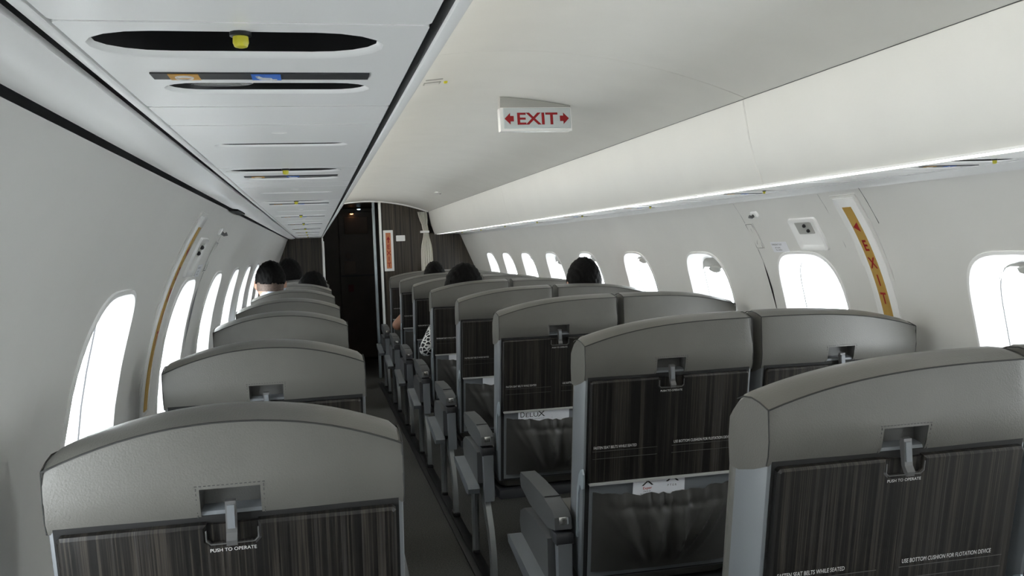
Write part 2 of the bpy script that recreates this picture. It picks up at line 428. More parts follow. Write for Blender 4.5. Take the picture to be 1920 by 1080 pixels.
def build_psu():
    u = empty('passenger_service_unit', (0, 0, 0)); hw = .1055
    # unit panel with two slots
    h1, h2, h3 = (-.100, .082, .022, .098), (-.078, .082, .190, .240), (-.080, .080, .592, .628)
    p = holed_plate('panel', rrect(-hw, hw, .0015, .3065, .004, 2), [stadium(*h1), stadium(*h2)], .006, u)
    for h in (h1, h2): slot(u, *h)
    p2 = holed_plate('filler_panel', rrect(-hw, hw, .3095, .4285, .003, 2), [], .006, u)
    p3 = holed_plate('vent_panel', rrect(-hw, hw, .4315, .9125, .004, 2), [stadium(*h3)], .006, u)
    slot(u, *h3)
    # sign strip with two pictograms
    g = G().box(-.078, .078, .148, .170, -.0012, .0012); st = g.mk('sign_strip', 'dplastic', u)
    for x0, mt_, in ((-.066, 'icon_o'), (-.008, 'icon_b')):
        g = G().box(x0, x0+.021, .1485, .1695, -.0018, -.0011); ic = g.mk('sign_icon', mt_, st)
        g = G()
        if mt_ == 'icon_o': g.box(x0+.006, x0+.015, .156, .159, -.0022, -.0017); g.tube([(x0+.0105+.006*math.cos(t*PI/8), .159+.007*math.sin(t*PI/8), -.002) for t in range(17)], .0007, 4, False)
        else: g.tube([(x0+.004, .153, -.002), (x0+.007, .160, -.002), (x0+.013, .161, -.002), (x0+.014, .166, -.002), (x0+.018, .166, -.002)], .0014, 4)
        mk('sign_pictogram', g.v, g.f, 'textw', st, 0)
    # reading lamp in the second slot
    g = G(); n = 20
    g.loft([[Vector((-.035+r*math.cos(2*PI*i/n)*1.15, .212+r*.8*math.sin(2*PI*i/n), z)) for i in range(n)] for r, z in ((.024, .014), (.025, .008), (.022, .004), (.016, .006), (.002, .008))])
    rl = g.mk('reading_lamp', 'lens', u)
    # air nozzle
    g = G(); g.loft([[Vector((-.006+r*math.cos(2*PI*i/12), .024+r*math.sin(2*PI*i/12), z)) for i in range(12)] for r, z in ((.0064, .004), (.0064, -.0022), (.0055, -.0026))])
    nz = g.mk('nozzle_cup', 'black', u)
    g = G(); g.loft([[Vector((-.006+r*math.cos(2*PI*i/12), .024+r*math.sin(2*PI*i/12), z)) for i in range(12)] for r, z in ((.0045, -.0022), (.0047, -.0062), (.0038, -.0085), (.0015, -.0092))])
    g.mk('nozzle_tip', 'yellow', nz)
    # shallow dimple
    g = G(); g.ellipsoid((0, .495, .002), .012, .006, .003, 8); g.mk('dimple', 'shade' if False else 'white', u)
    return u
ORD = ['nearest', 'second', 'third', 'fourth', 'fifth', 'sixth', 'seventh', 'eighth', 'ninth', 'tenth', 'eleventh', 'twelfth']
psu = build_psu(); first = True
for side in (-1, 1):
    idx = 0
    for k in range(-3, 9):
        y = .55+.914*k+(.03 if side > 0 else 0)
        if side > 0 and k < -1: continue
        if side < 0 and k < -1: continue
        o = psu if first else copy_tree(psu); first = False
        o.location = (-.0305 if side < 0 else 1.286, y, ZP if side < 0 else E+.129)
        if side > 0: o.scale = (.80, 1, 1)
        o['category'] = 'overhead panel'
        vis = k+1
        nmx = ('reading light panel in the ceiling over the single seats, ' if side < 0 else 'white air nozzle panel under the overhead bins, ')
        o['label'] = nmx+(ORD[vis]+' from the camera' if vis else 'nearest the camera')
        o['group'] = 'panels over the single seats' if side < 0 else 'panels under the overhead bins'

# ------------------------------------------------------------------ overhead bins (right)
bseams = [Y0, -.75, 2.165, 5.23, Y1-.02]
names = ['closed cream overhead bin at the upper right corner, behind the camera side', 'closed cream overhead bin at upper right, nearest of the long row',
         'closed cream overhead bin in the middle of the row, behind the thin door seam', 'closed cream overhead bin at the far end beside the curtain']
for k in range(4):
    ya, yb = bseams[k]+.001, bseams[k+1]-.001
    t = empty('overhead_bin', (1.11, (ya+yb)/2, E+.13), names[k], 'overhead bin', 'overhead bins along the right side'); o0 = t.location.copy()
    face = [(1.088, .347), (1.089, .335), (1.094, .30), (1.102, .25), (1.114, .20), (1.127, .16), (1.137, .136), (1.141, .130)]
    prof = face+[(1.147, .133), (1.10, .345)]
    prof = face+[(x+.008, z+.003) for x, z in face[::-1]]
    ys = [ya, ya+.003, ya+.006, yb-.006, yb-.003, yb]
    G().loft([[Vector((x+(.003 if y in (ya, yb) else 0), y, E+z))-o0 for x, z in prof] for y in ys]).mk('bin_door', 'bin', t, 50)
    G().box(1.140, 1.148, ya, yb, E+.165, E+.345, lambda x, y, z: Vector((x, y, z))-o0).mk('bin_shell', 'white', t)
    G().box(1.135, 1.1425, ya, yb, E+.1275, E+.131, lambda x, y, z: Vector((x, y, z))-o0).mk('bin_lip', 'whitegloss', t)
# rails either side of the right hand strip
emis('lit diffuser', (1.0, .985, .95), 1.5)
for k, (ya, yb) in enumerate(((-2.95, -.40), (-.38, 2.62), (2.64, 5.64), (5.66, 8.66))):
    t = empty('wash_lamp', (1.1755, (ya+yb)/2, E+.128), 'long white lit diffuser under the overhead bins, '+['behind the camera', 'nearest section', 'middle section', 'far section'][k], 'lamp', 'diffusers under the bins')
    l_ = (yb-ya)/2
    G().box(-.0222, .0222, -l_+.006, l_-.006, 0, .004, None, .0012).mk('diffuser', 'lit diffuser', t)
    for s_ in (-1, 1): G().box(-.0225, .0225, min(s_*l_, s_*(l_-.006)), max(s_*l_, s_*(l_-.006)), -.0005, .006).mk('end_cap', 'whitegloss', t)
prof = [(1.3735, .140), (1.3735, .1275), (1.385, .119), (1.396, .1115), (1.402, .110), (1.400, .140)]
struct(G().loft([[Vector((x, y, E+z)) for x, z in prof] for y in (Y0, Y1-.005)]).mk('trim_10', 'whitegloss', None, 50))

# ------------------------------------------------------------------ front bulkheads and the vestibule beyond
def arcpts(side, z0, z1, n=14, r=.988):
    out = []
    for i in range(n+1):
        z = z0+(z1-z0)*i/n; out.append((XC+side*math.sqrt(max(0, r*r-(z-ZC)**2)), z))
    return out
low = [(XC-.90, -1.22), (XC-.925, -.95)]
poly = [(.085, -1.22), (.085, .131)]+[(-.205, .131)]+arcpts(-1, .118, -.74)+[(XC-.925, -.95), (XC-.89, -1.22)]
fxz = lambda a, bb, n: Vector((a, n, E+bb))
struct(G().prism(poly, Y1, Y1+.04, fxz).mk('wall_front_left', 'bwood', None, 20))
vault_pts = [(x, vz(x)-E-.001) for x in [.64+(1.082-.64)*i/10 for i in range(11)]]
poly = [(.64, -1.22)]+vault_pts+[(1.088, .141), (1.36, .138)]+arcpts(1, .125, -.74)+[(XC+.925, -.95), (XC+.89, -1.22)]
struct(G().prism(poly, Y1, Y1+.04, fxz).mk('wall_front_right', 'bwood', None, 20))
# light edge posts of the doorway
struct(G().box(.080, .094, Y1-.02, Y1+.045, .0, E+.131, None, .004).mk('trim_12', 'whitegloss'))
struct(G().box(.084, .102, Y1-.045, Y1-.02, E-.42, E+.10, None, .006).mk('trim_13', 'whitegloss'))
g = G().box(.618, .640, Y1-.02, Y1+.05, .0, vz(.63)-.002, None, .004); struct(g.mk('trim_14', 'whitegloss'))
g = G().box(.560, .585, Y1+.02, Y1+.09, .0, vz(.57)-.002, None, .004); struct(g.mk('trim_15', 'steel'))
# arched white edge where the ceiling meets the bulkhead
g = G(); xs = [.10+(1.085-.10)*i/20 for i in range(21)]
g.loft([[Vector((x, Y1-.03, vz(x)-.012)), Vector((x, Y1-.03, vz(x)-.0005)), Vector((x, Y1, vz(x)-.0005)), Vector((x, Y1, vz(x)-.012))] for x in xs]); struct(g.mk('trim_16', 'whitegloss'))
# vestibule: side walls, ceiling, cockpit door
struct(G().box(.0, .05, Y1+.05, 10.25, 0, E+.46).mk('wall_vestibule_left', 'darkdoor'))
struct(G().box(.80, .85, Y1+.05, 10.25, 0, E+.46).mk('wall_vestibule_right', 'darkdoor'))
struct(G().box(.0, .85, Y1+.045, 10.25, E+.468, E+.485).mk('ceiling_vestibule', 'darkdoor'))
struct(G().box(.0, .85, 10.25, 10.28, 0, E+.46).mk('wall_cockpit', 'darkdoor'))
d = empty('door_1', (.48, 10.24, 0)); d['kind'] = 'structure'; o0 = d.location.copy(); L = lambda x, y, z: Vector((x, y, z))-o0
G().prism(rrect(.28, .69, .03, E+.43, .03), 10.24, 10.215, lambda a, bb, n: L(a, n, bb), .005).mk('door_leaf', 'darkdoor', d)
G().prism(rrect(.345, .60, E+.185, E+.37, .01), 10.215, 10.208, lambda a, bb, n: L(a, n, bb), .003).mk('upper_panel', 'doorpl', d)
G().prism(rrect(.325, .452, E-.246, E-.111, .01), 10.215, 10.209, lambda a, bb, n: L(a, n, bb), .002).mk('placard', 'doorpl', d)
g = G().loft([[L(.374+r*math.cos(2*PI*i/14), y, E-.054+r*math.sin(2*PI*i/14)) for i in range(14)] for r, y in ((.03, 10.215), (.03, 10.20), (.016, 10.195), (.014, 10.17), (.02, 10.165))]); g.mk('door_knob', 'doorpl', d)
G().prism(rrect(.36, .42, E-.45, E-.37, .008), 10.215, 10.20, lambda a, bb, n: L(a, n, bb), .002).mk('fire_notice', 'shirt_r', d)
G().box(.29, .69, 10.205, 10.216, E-.285, E-.262, L).mk('rail', 'black', d)

emis('warm lamp glow', (1.0, .50, .22), 5); emis('cool lamp glow', (.6, .85, 1.0), 5)
for nm, x, y, z, mt_, lb in (('vestibule_lamp', .43, 10.19, .405, 'warm lamp glow', 'small warm lamp glowing above the dark front door'), ('indicator_lamp', .50, 10.0, .445, 'cool lamp glow', 'tiny cool white lamp at the vestibule ceiling')):
    t = empty(nm, (x, y, E+z), lb, 'lamp')
    G().loft([[Vector((r*math.cos(2*PI*i/12), r*math.sin(2*PI*i/12), q)) for i in range(12)] for r, q in ((.03, .022), (.03, .008), (.024, .002))]).mk('housing', 'doorpl', t)
    G().ellipsoid((0, 0, .003), .020, .020, .010, 6).mk('bulb', mt_, t)

# ------------------------------------------------------------------ seats
SN = math.sqrt(1.04); OB = Vector((0, .008, .894))
DV = Vector((0, .2, -1))/SN; NV = Vector((0, -1, -.2))/SN
def bp(x, t, n): return OB+Vector((x, 0, 0))+DV*t+NV*n
HW = .213
def zpipe(kind, u):
    """height of the piping on the rear of the headrest across its width u = -1..1"""
    if kind == 'single': return .972+.044*(1-abs(u)**2.1)
    uu = u if kind == 'aisle' else -u
    return .975+.046*(1-max(0, (1-uu)/2)**3.0) if uu < 1 else 1.021
def build_headrest(kind, parent):
    us = sorted(set([-1, -.985, -.95, -.9, -.8, -.7, -.6, -.5, -.4, -.3, -.17, -.08, 0, .08, .17, .3, .4, .5, .6, .7, .8, .9, .95, .985, 1]))
    g = G(); loops = []; edge = {}
    for u in us:
        x = u*HW; zp = zpipe(kind, u); e = 0.004*max(0, (abs(u)-.95)/.05)
        b_ = .006*(1-u*u)
        prof = [(.010, .893), (.003-b_*.4, .908), (-.001-b_, .936), (-.001-b_*.8, .955), (0+e, zp), (.022, zp+.0085-e), (.048, zp+.013-e), (.074, zp+.012-e*1.5), (.095, zp+.004-e*2),
                (.112, zp-.018), (.124, .945), (.131, .91), (.130, .870), (.10, .868), (.05, .88)]
        loops.append([Vector((x, y, z)) for y, z in prof]); edge[u] = (x, zp)
    k = len(loops[0]); v = [p for l in loops for p in l]; f = []
    for r in range(len(us)-1):
        for i in range(k):
            j = (i+1) % k
            if i in (0, 1) and -.18 < us[r] and us[r+1] < .18: continue      # opening for the latch pocket
            f.append((r*k+i, r*k+j, (r+1)*k+j, (r+1)*k+i))
    for r in (0, len(us)-1):                                                     # slightly domed ends
        cen = Vector((v[r*k].x*1.004, .06, .935)); ci = len(v); v.append(cen)
        for i in range(k): f.append((r*k+i, r*k+(i+1) % k, ci))
    h = mk('headrest', v, f, 'leather', parent, 38)
    # latch pocket
    x = .17*HW; g = G()
    pts_out = [(-x, .003, .908), (-x, -.006, .936), (x, -.006, .936), (x, .003, .908)]
    ring0 = [Vector((-x, .010, .893)), Vector((-x, .002, .910)), Vector((-x, -.0065, .9365)), Vector((x, -.0065, .9365)), Vector((x, .002, .910)), Vector((x, .010, .893))]
    ring1 = [Vector((p.x*.94, .026, min(p.z, .932))) for p in ring0]
    g.loft([ring0, ring1], closed=True, caps=False); g.add(ring1, [tuple(range(6))])
    mk('latch_pocket', g.v, g.f, 'leather2', parent, 30)
    g = G()
    for i in range(16):
        xx = -x-.004+(2*x+.008)*i/15; g.box(xx-.0015, xx+.0015, -.0075, -.0062, .9395, .9403)
    for sx in (-1, 1):
        for i in range(7):
            zz = .9+.036*i/6; yy = .0055-(zz-.9)*.32; g.box(sx*(x+.004)-.0004, sx*(x+.004)+.0004, yy-.0015, yy+.0005, zz-.0017, zz+.0017)
    g.mk('stitching', 'stitch', parent, 0)
    # piping
    g = G(); path = [Vector((u*HW, -.0005, zpipe(kind, u))) for u in us]; g.tube(path, .0013, 5)
    for sx in (-1, 1):
        e = zpipe(kind, sx); X = sx*(HW+.0006)
        g.tube([(X, .0, e), (X, .025, e+.007), (X, .05, e+.0105), (X, .075, e+.0085), (X, .095, e+.002)], .0012, 5)
        g.tube([(X, .0, e), (X, .0, .955), (X, .0, .93), (X, .004, .908), (X, .010, .894)], .0012, 5)
    g.mk('piping', 'piping', parent, 60)
    return h
def build_back(kind, parent, cx):
    g = G(); g.box(-.2128, .2128, -.012, .53, -.098, -.001, None, .005)
    g.v = [bp(*p) for p in g.v]
    bk = g.mk('backrest', 'shell', parent); bk.location = (cx, 0, 0)
    build_headrest(kind, bk)
    # front cushion
    g = G(); g.box(-.203, .203, -.01, .50, -.155, -.095, None, .024); g.v = [bp(*p) for p in g.v]; g.mk('back_cushion', 'leather', bk)
    G().box(-.2065, .2065, -.006, .525, -.0012, .0006, bp).mk('back_plate', 'mattblack', bk)
    # fold-down table
    nx, nd = .031, .027
    poly = [(-.202, .262), (-.202, .006), (-.198, .0015), (-nx, .0015), (-nx, nd-.005), (-nx+.005, nd), (nx-.005, nd), (nx, nd-.005), (nx, .0015), (.198, .0015), (.202, .006), (.202, .262)]
    tb = G().prism(poly, .0, .013, bp, .0035).mk('tray_table', 'wood', bk, 25)
    G().prism([(-nx, .004), (nx, .004), (nx, nd+.002), (-nx, nd+.002)], .0, .006, bp).mk('latch_plate', 'wood', bk, 25)
    g = G().tube([bp(-nx, .008, .0138), bp(-nx, nd-.005, .0138), bp(-nx+.005, nd, .0138), bp(nx-.005, nd, .0138), bp(nx, nd-.005, .0138), bp(nx, .008, .0138)], .0009, 5); g.mk('latch_rim', 'latch', bk)
    # latch: bent bar with a turned-up foot
    prof = [(-.028, .004), (-.028, .011), (.010, .020), (.017, .027), (.024, .026), (.020, .018), (.012, .012), (-.02, .002)]
    g = G().prism([(t, n) for t, n in prof], -.0065, .0065, lambda a, bb, n: bp(n, a, bb)); g.mk('latch', 'latch', bk, 25)
    g = G().prism([(-.0045, -.024), (.0045, -.024), (.0045, .004), (-.0045, .004)], 0, .002, lambda a, bb, n: bp(a, bb, .0125+(bb+.024)*.22+n)); g.mk('latch_insert', 'shell', bk, 25)
    g = G().box(-.2, .2, .260, .266, -.002, .016, bp); g.mk('table_edge', 'edge', bk)
    lettering('notice_text', [('PUSH TO OPERATE', 0, -.0375, .0065, 1.0, 'CENTER', .0)], lambda a, bb: bp(a, -bb, .0134), 'textw', bk)
    for body_, x_ in (('FASTEN SEAT BELTS WHILE SEATED', -.192), ('USE BOTTOM CUSHION FOR FLOTATION DEVICE', .012)):
        lettering('notice_text', [(body_, x_, -.172, .0098, .70, 'LEFT', 0)], lambda a, bb: bp(a, -bb, .0134), 'textw', bk)
    g = G()
    for x0, x1 in ((-.194, -.03), (.008, .186)):
        for t in (.178, .197): g.box(x0, x1, t, t+.0009, .0129, .0136, bp)
    g.mk('score_line', 'leather2', bk)
    # table arms on both flanks
    for sx in (-1, 1):
        pl = [(.225, .004), (.236, .013), (.250, .016), (.270, .016), (.278, .006), (.272, -.012), (.30, -.022), (.42, -.024), (.42, -.034), (.29, -.034), (.25, -.022), (.232, -.008)]
        X = sx*.2130
        g = G().prism(pl, X, X+sx*.004, lambda a, bb, n: bp(n, a, bb)); g.mk('table_arm', 'steel', bk, 25)
    # recess panel and literature pocket
    G().box(-.196, .196, .268, .52, -.0015, .003, bp).mk('lower_panel', 'shell', bk)
    rnd = random.Random(3); folds = [(-.165+.33*q/12+rnd.uniform(-.012, .012), .075-.0125*q+rnd.uniform(-.015, .015), rnd.uniform(.007, .014), rnd.uniform(.35, 1)) for q in range(13)]
    nxs, nts = 48, 26; v = []; f = []
    for j in range(nts+1):
        tt = j/nts; t = .288+.215*tt
        for i in range(nxs+1):
            x = -.188+.376*i/nxs; e = max(0, 1-abs(x/.188)**4)
            n = .006+e*(.010+.016*math.sin(PI*min(1, tt*1.05))*.9)
            for fx, sl, wd, am in folds:
                c = fx+sl*(tt-.1)*2.0; n += e*.013*am*math.exp(-((x-c)/wd)**2)*math.sin(PI*min(1, .12+tt*.9))
            if tt < .16:                                     # gathered hem
                n += e*(.0028*math.sin(x*150+2*math.sin(x*33))+.002*math.sin(x*260+1))
            if abs(tt-.17) < .03: n -= .003*e
            dt = (.0022*math.sin(x*75+1.3)+.0015*math.sin(x*143))*e if j == 0 else 0
            dt += .012*math.sin(PI*(x+.188)/.376)*(1-tt)
            v.append(bp(x, t+dt, n))
    W_ = nxs+1
    for j in range(nts):
        for i in range(nxs): f.append((j*W_+i, j*W_+i+1, (j+1)*W_+i+1, (j+1)*W_+i))
    nb = len(v)
    for j in range(nts+1):
        for i in range(nxs+1):
            q = v[j*W_+i]; v.append(q-NV*.002)
    for j in range(nts):
        for i in range(nxs): f.append((nb+j*W_+i, nb+(j+1)*W_+i, nb+(j+1)*W_+i+1, nb+j*W_+i+1))
    for i in range(nxs): f.append((i, nb+i, nb+i+1, i+1)); k_ = nts*W_; f.append((k_+i, k_+i+1, nb+k_+i+1, nb+k_+i))
    for j in range(nts): f.append((j*W_, (j+1)*W_, nb+(j+1)*W_, nb+j*W_)); f.append((j*W_+nxs, nb+j*W_+nxs, nb+(j+1)*W_+nxs, (j+1)*W_+nxs))
    mk('literature_pocket', v, f, 'fabric', bk, 60)
    g = G()
    for i in range(46):
        x = -.18+.36*i/45; g.box(x-.0018, x+.0018, .3255, .3263, .012+.008*max(0, 1-abs(x/.188)**4), .0165+.010*max(0, 1-abs(x/.188)**4), bp)
    return bk
def build_armrest(parent, x, out):
    """out = -1/+1: the side that faces the aisle (0 = slim inner armrest)"""
    hw_ = .0235
    prof = [(.125, .505), (.128, .535), (.145, .548), (.25, .562), (.40, .566), (.505, .563), (.515, .545), (.505, .520), (.40, .498), (.20, .490)]
    g = G().prism(prof, -hw_, hw_*.0+hw_, lambda a, bb, n: Vector((n, a, bb)), .004)
    a = g.mk('armrest', 'plastic', parent, 30); a.location = (x, 0, 0)
    G().box(-hw_*.9, hw_*.9, .232, .2345, .5605, .5625).mk('pad_seam', 'black', a)
    G().box(-.013, .012, .1235, .132, .517, .536, None, .003).mk('recline_button', 'chrome', a)
    G().box(-hw_, hw_, .118, .185, .466, .497, None, .005).mk('hinge_housing', 'dplastic', a)
    G().prism([(.118, .470), (.150, .470), (.150, .30), (.128, .30)], -hw_*.8, hw_*.8, lambda p, q, n: Vector((n, p, q)), .003).mk('armrest_post', 'shell', a)
    if out:
        X0, X1 = (-hw_-.012, hw_*.4) if out < 0 else (-hw_*.4, hw_+.012)
        pl = [(.16, .475), (.30, .486), (.42, .482), (.47, .462), (.485, .425), (.46, .375), (.38, .345), (.20, .335), (.165, .36)]
        G().prism(pl, X0, X1, lambda p, q, n: Vector((n, p, q)), .004).mk('side_shell', 'plastic', a, 30)
        Xa, Xb = (X0-.038, X0+.006) if out < 0 else (X1-.006, X1+.038)
        pl = [(.15, .345), (.17, .360), (.46, .398), (.485, .392), (.475, .372), (.20, .320), (.16, .325)]
        G().prism(pl, Xa, Xb, lambda p, q, n: Vector((n, p, q)), .003).mk('side_skirt', 'shell', a, 30)
    return a
def build_legs(parent, xs):
    for x in xs:
        path = [(.235, .335), (.17, .275), (.115, .205), (.085, .135), (.078, .075), (.088, .022)]
        g = G(); loops = []
        for i, (y, z) in enumerate(path):
            p0 = path[max(0, i-1)]; p1 = path[min(len(path)-1, i+1)]; t = Vector((p1[0]-p0[0], p1[1]-p0[1])).normalized(); nn = Vector((-t.y, t.x))
            wd = [.040, .030, .024, .021, .020, .022][i]
            loops.append([Vector((x+sx*.010, y+nn.x*wd*s_, z+nn.y*wd*s_)) for sx, s_ in ((-1, -1), (1, -1), (1, 1), (-1, 1))])
        g.loft(loops); lg = g.mk('leg', 'leg', parent, 30)
        g = G().box(x-.016, x+.016, .055, .125, .010, .030, None, .005); g.loft([[Vector((x+r*math.cos(2*PI*i/8), .09+r*math.sin(2*PI*i/8), z)) for i in range(8)] for r, z in ((.008, .028), (.008, .038), (.005, .040))]); g.mk('foot', 'black', lg)
        path = [(.40, .335), (.43, .24), (.445, .12), (.45, .012)]
        g = G().tube([(x, y, z) for y, z in path], [.018, .015, .014, .016], 8); lg = g.mk('leg', 'leg', parent, 40)
        G().box(x-.014, x+.014, .43, .475, .0095, .024, None, .004).mk('foot', 'black', lg)
def build_base(parent, x0, x1, cxs):
    for cx in cxs:
        g = G().box(-.205, .205, .15, .60, .335, .455, None, .03); o = g.mk('seat_cushion', 'leather', parent); o.location = (cx, 0, 0)
    G().box(x0, x1, .13, .585, .302, .336, None, .006).mk('seat_pan', 'dplastic', parent)
    for y in (.22, .42): G().tube([(x0-.01, y, .305), (x1+.01, y, .305)], .017, 10).mk('cross_tube', 'leg', parent)
XL, XA, XB = -.1137, .8255, 1.278
XD = (XA+XB)/2
def build_single():
    t = empty('single_seat', (XL, 0, 0)); build_base(t, -.21, .21, [0]); build_back('single', t, 0)
    build_armrest(t, .245, 1); build_armrest(t, -.232, 0); build_legs(t, (-.13, .14)); return t
def build_double():
    t = empty('double_seat', (XD, 0, 0)); a, bb = XA-XD, XB-XD; build_base(t, a-.21, bb+.2, [a, bb])
    build_back('aisle', t, a); build_back('window', t, bb)
    build_armrest(t, a-.246, -1); build_armrest(t, 0, 0); build_armrest(t, bb+.222, 0); build_legs(t, (.575-XD, 1.20-XD)); return t
ROWS = [1.165, 2.05, 3.068, 3.954, 4.9, 5.793, 6.698, 7.61]
sg, db = build_single(), build_double()
for k, y in enumerate(ROWS):
    where = 'nearest the camera' if k == 0 else ('last, beside the front bulkhead' if k == 7 else ORD[k]+' from the camera')
    o = sg if k == 0 else copy_tree(sg); o.location = (XL, y, 0)
    tag(o, 'grey leather single seat left of the aisle, '+where, 'seat', 'single seats left of the aisle')
    o = db if k == 0 else copy_tree(db); o.location = (XD, y, 0)
    tag(o, 'grey leather double seat right of the aisle, '+where, 'seat', 'double seats right of the aisle')

# ------------------------------------------------------------------ cards in the pockets
def card(row, cx, w_, h_, tilt, n, items, label, top=.256, redi=()):
    loc = Vector((XA, ROWS[row], 0))
    fn = lambda a, bb, q: bp(cx+a*math.cos(tilt)-bb*math.sin(tilt), top+(a*math.sin(tilt)-bb*math.cos(tilt))*1.0+0, n+q)
    t = empty('pocket_card', loc, label, 'card', 'cards in the seat pockets')
    G().prism([(-w_/2, -h_), (w_/2, -h_), (w_/2, 0), (-w_/2, 0)], 0, .0012, fn).mk('sheet', 'card', t, 20)
    if items: lettering('print', items, lambda a, bb: fn(a, bb, .0015), 'ink', t)
    if redi: lettering('red_print', redi, lambda a, bb: fn(a, bb, .0015), 'redink', t)
    return t
card(1, -.048, .075, .12, -.03, .0080, [('X', 0, -.027, .034, 1.3, 'CENTER', 0), ('Dare to', 0, -.044, .006, 1, 'CENTER', 0), ('fly better with us', 0, -.050, .005, 1, 'CENTER', 0)],
     'white card with a red line in the pocket of the second double seat', .254, [('Exper', 0, -.037, .010, 1, 'CENTER', .01)])
card(1, .012, .075, .12, .02, .0045, [('X', .005, -.027, .036, 1.4, 'CENTER', 0), ('P T E R', .004, -.040, .008, 1, 'CENTER', 0)], 'white card with a big letter tucked behind another, second double seat', .250)
card(2, -.085, .122, .12, .0, .0080, [('D', -.046, -.027, .030, .8, 'CENTER', 0), ('ELU', -.036, -.027, .023, 1.25, 'LEFT', 0), ('X', .023, -.028, .031, 1.2, 'CENTER', 0), ('P U B L I C   C H A R T E R', 0, -.037, .0058, 1, 'CENTER', 0)],
     'wide white card with black lettering in the pocket of the third double seat', .261)
card(2, -.004, .09, .12, .0, .0045, [('X', -.028, -.027, .024, 1.2, 'CENTER', 0), ('PUBLIC', -.028, -.037, .006, 1.2, 'CENTER', 0)], 'white card half hidden behind the wide lettered card, third double seat', .261)
card(3, -.060, .10, .12, .0, .0080, [], 'white card peeking from the pocket of the fourth double seat', .258)
card(4, -.075, .10, .12, .0, .0080, [], 'white card peeking from the pocket of the fifth double seat', .258)

# ------------------------------------------------------------------ exit sign and ceiling fittings
t = empty('exit_sign', (.70, 2.78, E+.42), 'hanging ceiling EXIT sign with red letters and two red arrows', 'sign'); o0 = t.location.copy()
def sf(x, z, n): return Vector((x, 2.775+(z)*.12-n, E+.351+z))-o0           # raked face of the sign
x0, x1 = .583, .811
G().prism(rrect(x0, x1, 0, .074, .003, 2), -.035, 0, sf).mk('housing', 'whitegloss', t)
G().prism(rrect(x0+.010, x1-.003, .008, .072, .002, 2), 0, .0035, sf, .0015).mk('lens', 'signface', t)
xm = (x0+x1)/2+.003
lettering('exit_lettering', [('EXIT', xm-.001, .0205, .052, 1.24, 'CENTER', .020)], lambda a, bb: sf(a, bb, .0043), 'exitred', t)
for sx in (-1, 1):
    pl = [(.103, .0385), (.085, .0205), (.085, .030), (.074, .030), (.074, .047), (.085, .047), (.085, .0565)]
    G().prism([(xm+sx*a-.001, bb) for a, bb in pl], .0035, .0046, sf).mk('arrow', 'exitred', t, 20)
pts = [(x, vz(x)-E-.351-.001) for x in [x0+.004+(x1-x0-.004)*i/8 for i in range(9)]]
G().prism([(x1, .0745), (x0+.002, .0745)]+pts, -.033, -.003, sf).mk('mount', 'shade', t, 20)
# shallow fairing on the ceiling around the sign
g = G(); loops = []
for i in range(25):
    x = .42+(.93-.42)*i/24; e = math.sin(PI*i/24)**.5
    loops.append([Vector((x, 2.838-.0, vz(x)-.0002)), Vector((x, 2.84, vz(x)-.007*e-.0002)), Vector((x, 2.90, vz(x)-.006*e-.0002)), Vector((x, 3.05, vz(x)-.0002)), Vector((x, 2.95, vz(x)+.0005))])
tag(g.mk('ceiling_fairing', 'vault'), 'low curved fairing on the ceiling behind the hanging sign', 'ceiling fairing')
def ceil_item(name, x, y, w_, l_, h_, mt_, label, cat):
    o = G().prism(rrect(x-w_/2, x+w_/2, y-l_/2, y+l_/2, min(w_, l_)*.2, 3), 0, -h_, lambda a, bb, n: Vector((a, bb, vz(a)-.0004+n)), h_*.3).mk(name, mt_)
    return tag(o, label, cat)
t = empty('ceiling_vent', (.34, 2.49, E+.45), 'small slotted plate in the ceiling beside the left ceiling strip', 'vent'); o0 = t.location.copy()
for y, l_ in ((2.475, .008), (2.53, .034)):
    G().prism(rrect(.318, .365, y-l_/2, y+l_/2, .002, 2), 0, -.002, lambda a, bb, n: Vector((a, bb, vz(a)-.0004+n))-o0).mk('rim', 'shade', t)
    if l_ > .01: G().prism(rrect(.322, .361, y-l_/2+.005, y+l_/2-.005, .002, 2), -.002, -.0028, lambda a, bb, n: Vector((a, bb, vz(a)-.0004+n))-o0).mk('plate', 'white', t)
ceil_item('ceiling_button', .379, 2.525, .010, .014, .005, 'yellow', 'tiny amber button in the ceiling beside the slotted plate', 'button')
t = empty('ceiling_lens', (.92, 6.70, vz(.92)), 'small bright domed lens in the far ceiling', 'light'); o0 = t.location.copy()
G().ellipsoid((0, 0, -.001), .03, .05, .010, 10).mk('dome', 'whitegloss', t); G().ellipsoid((.012, 0, -.0085), .008, .018, .004, 8).mk('bulb', 'chrome', t)

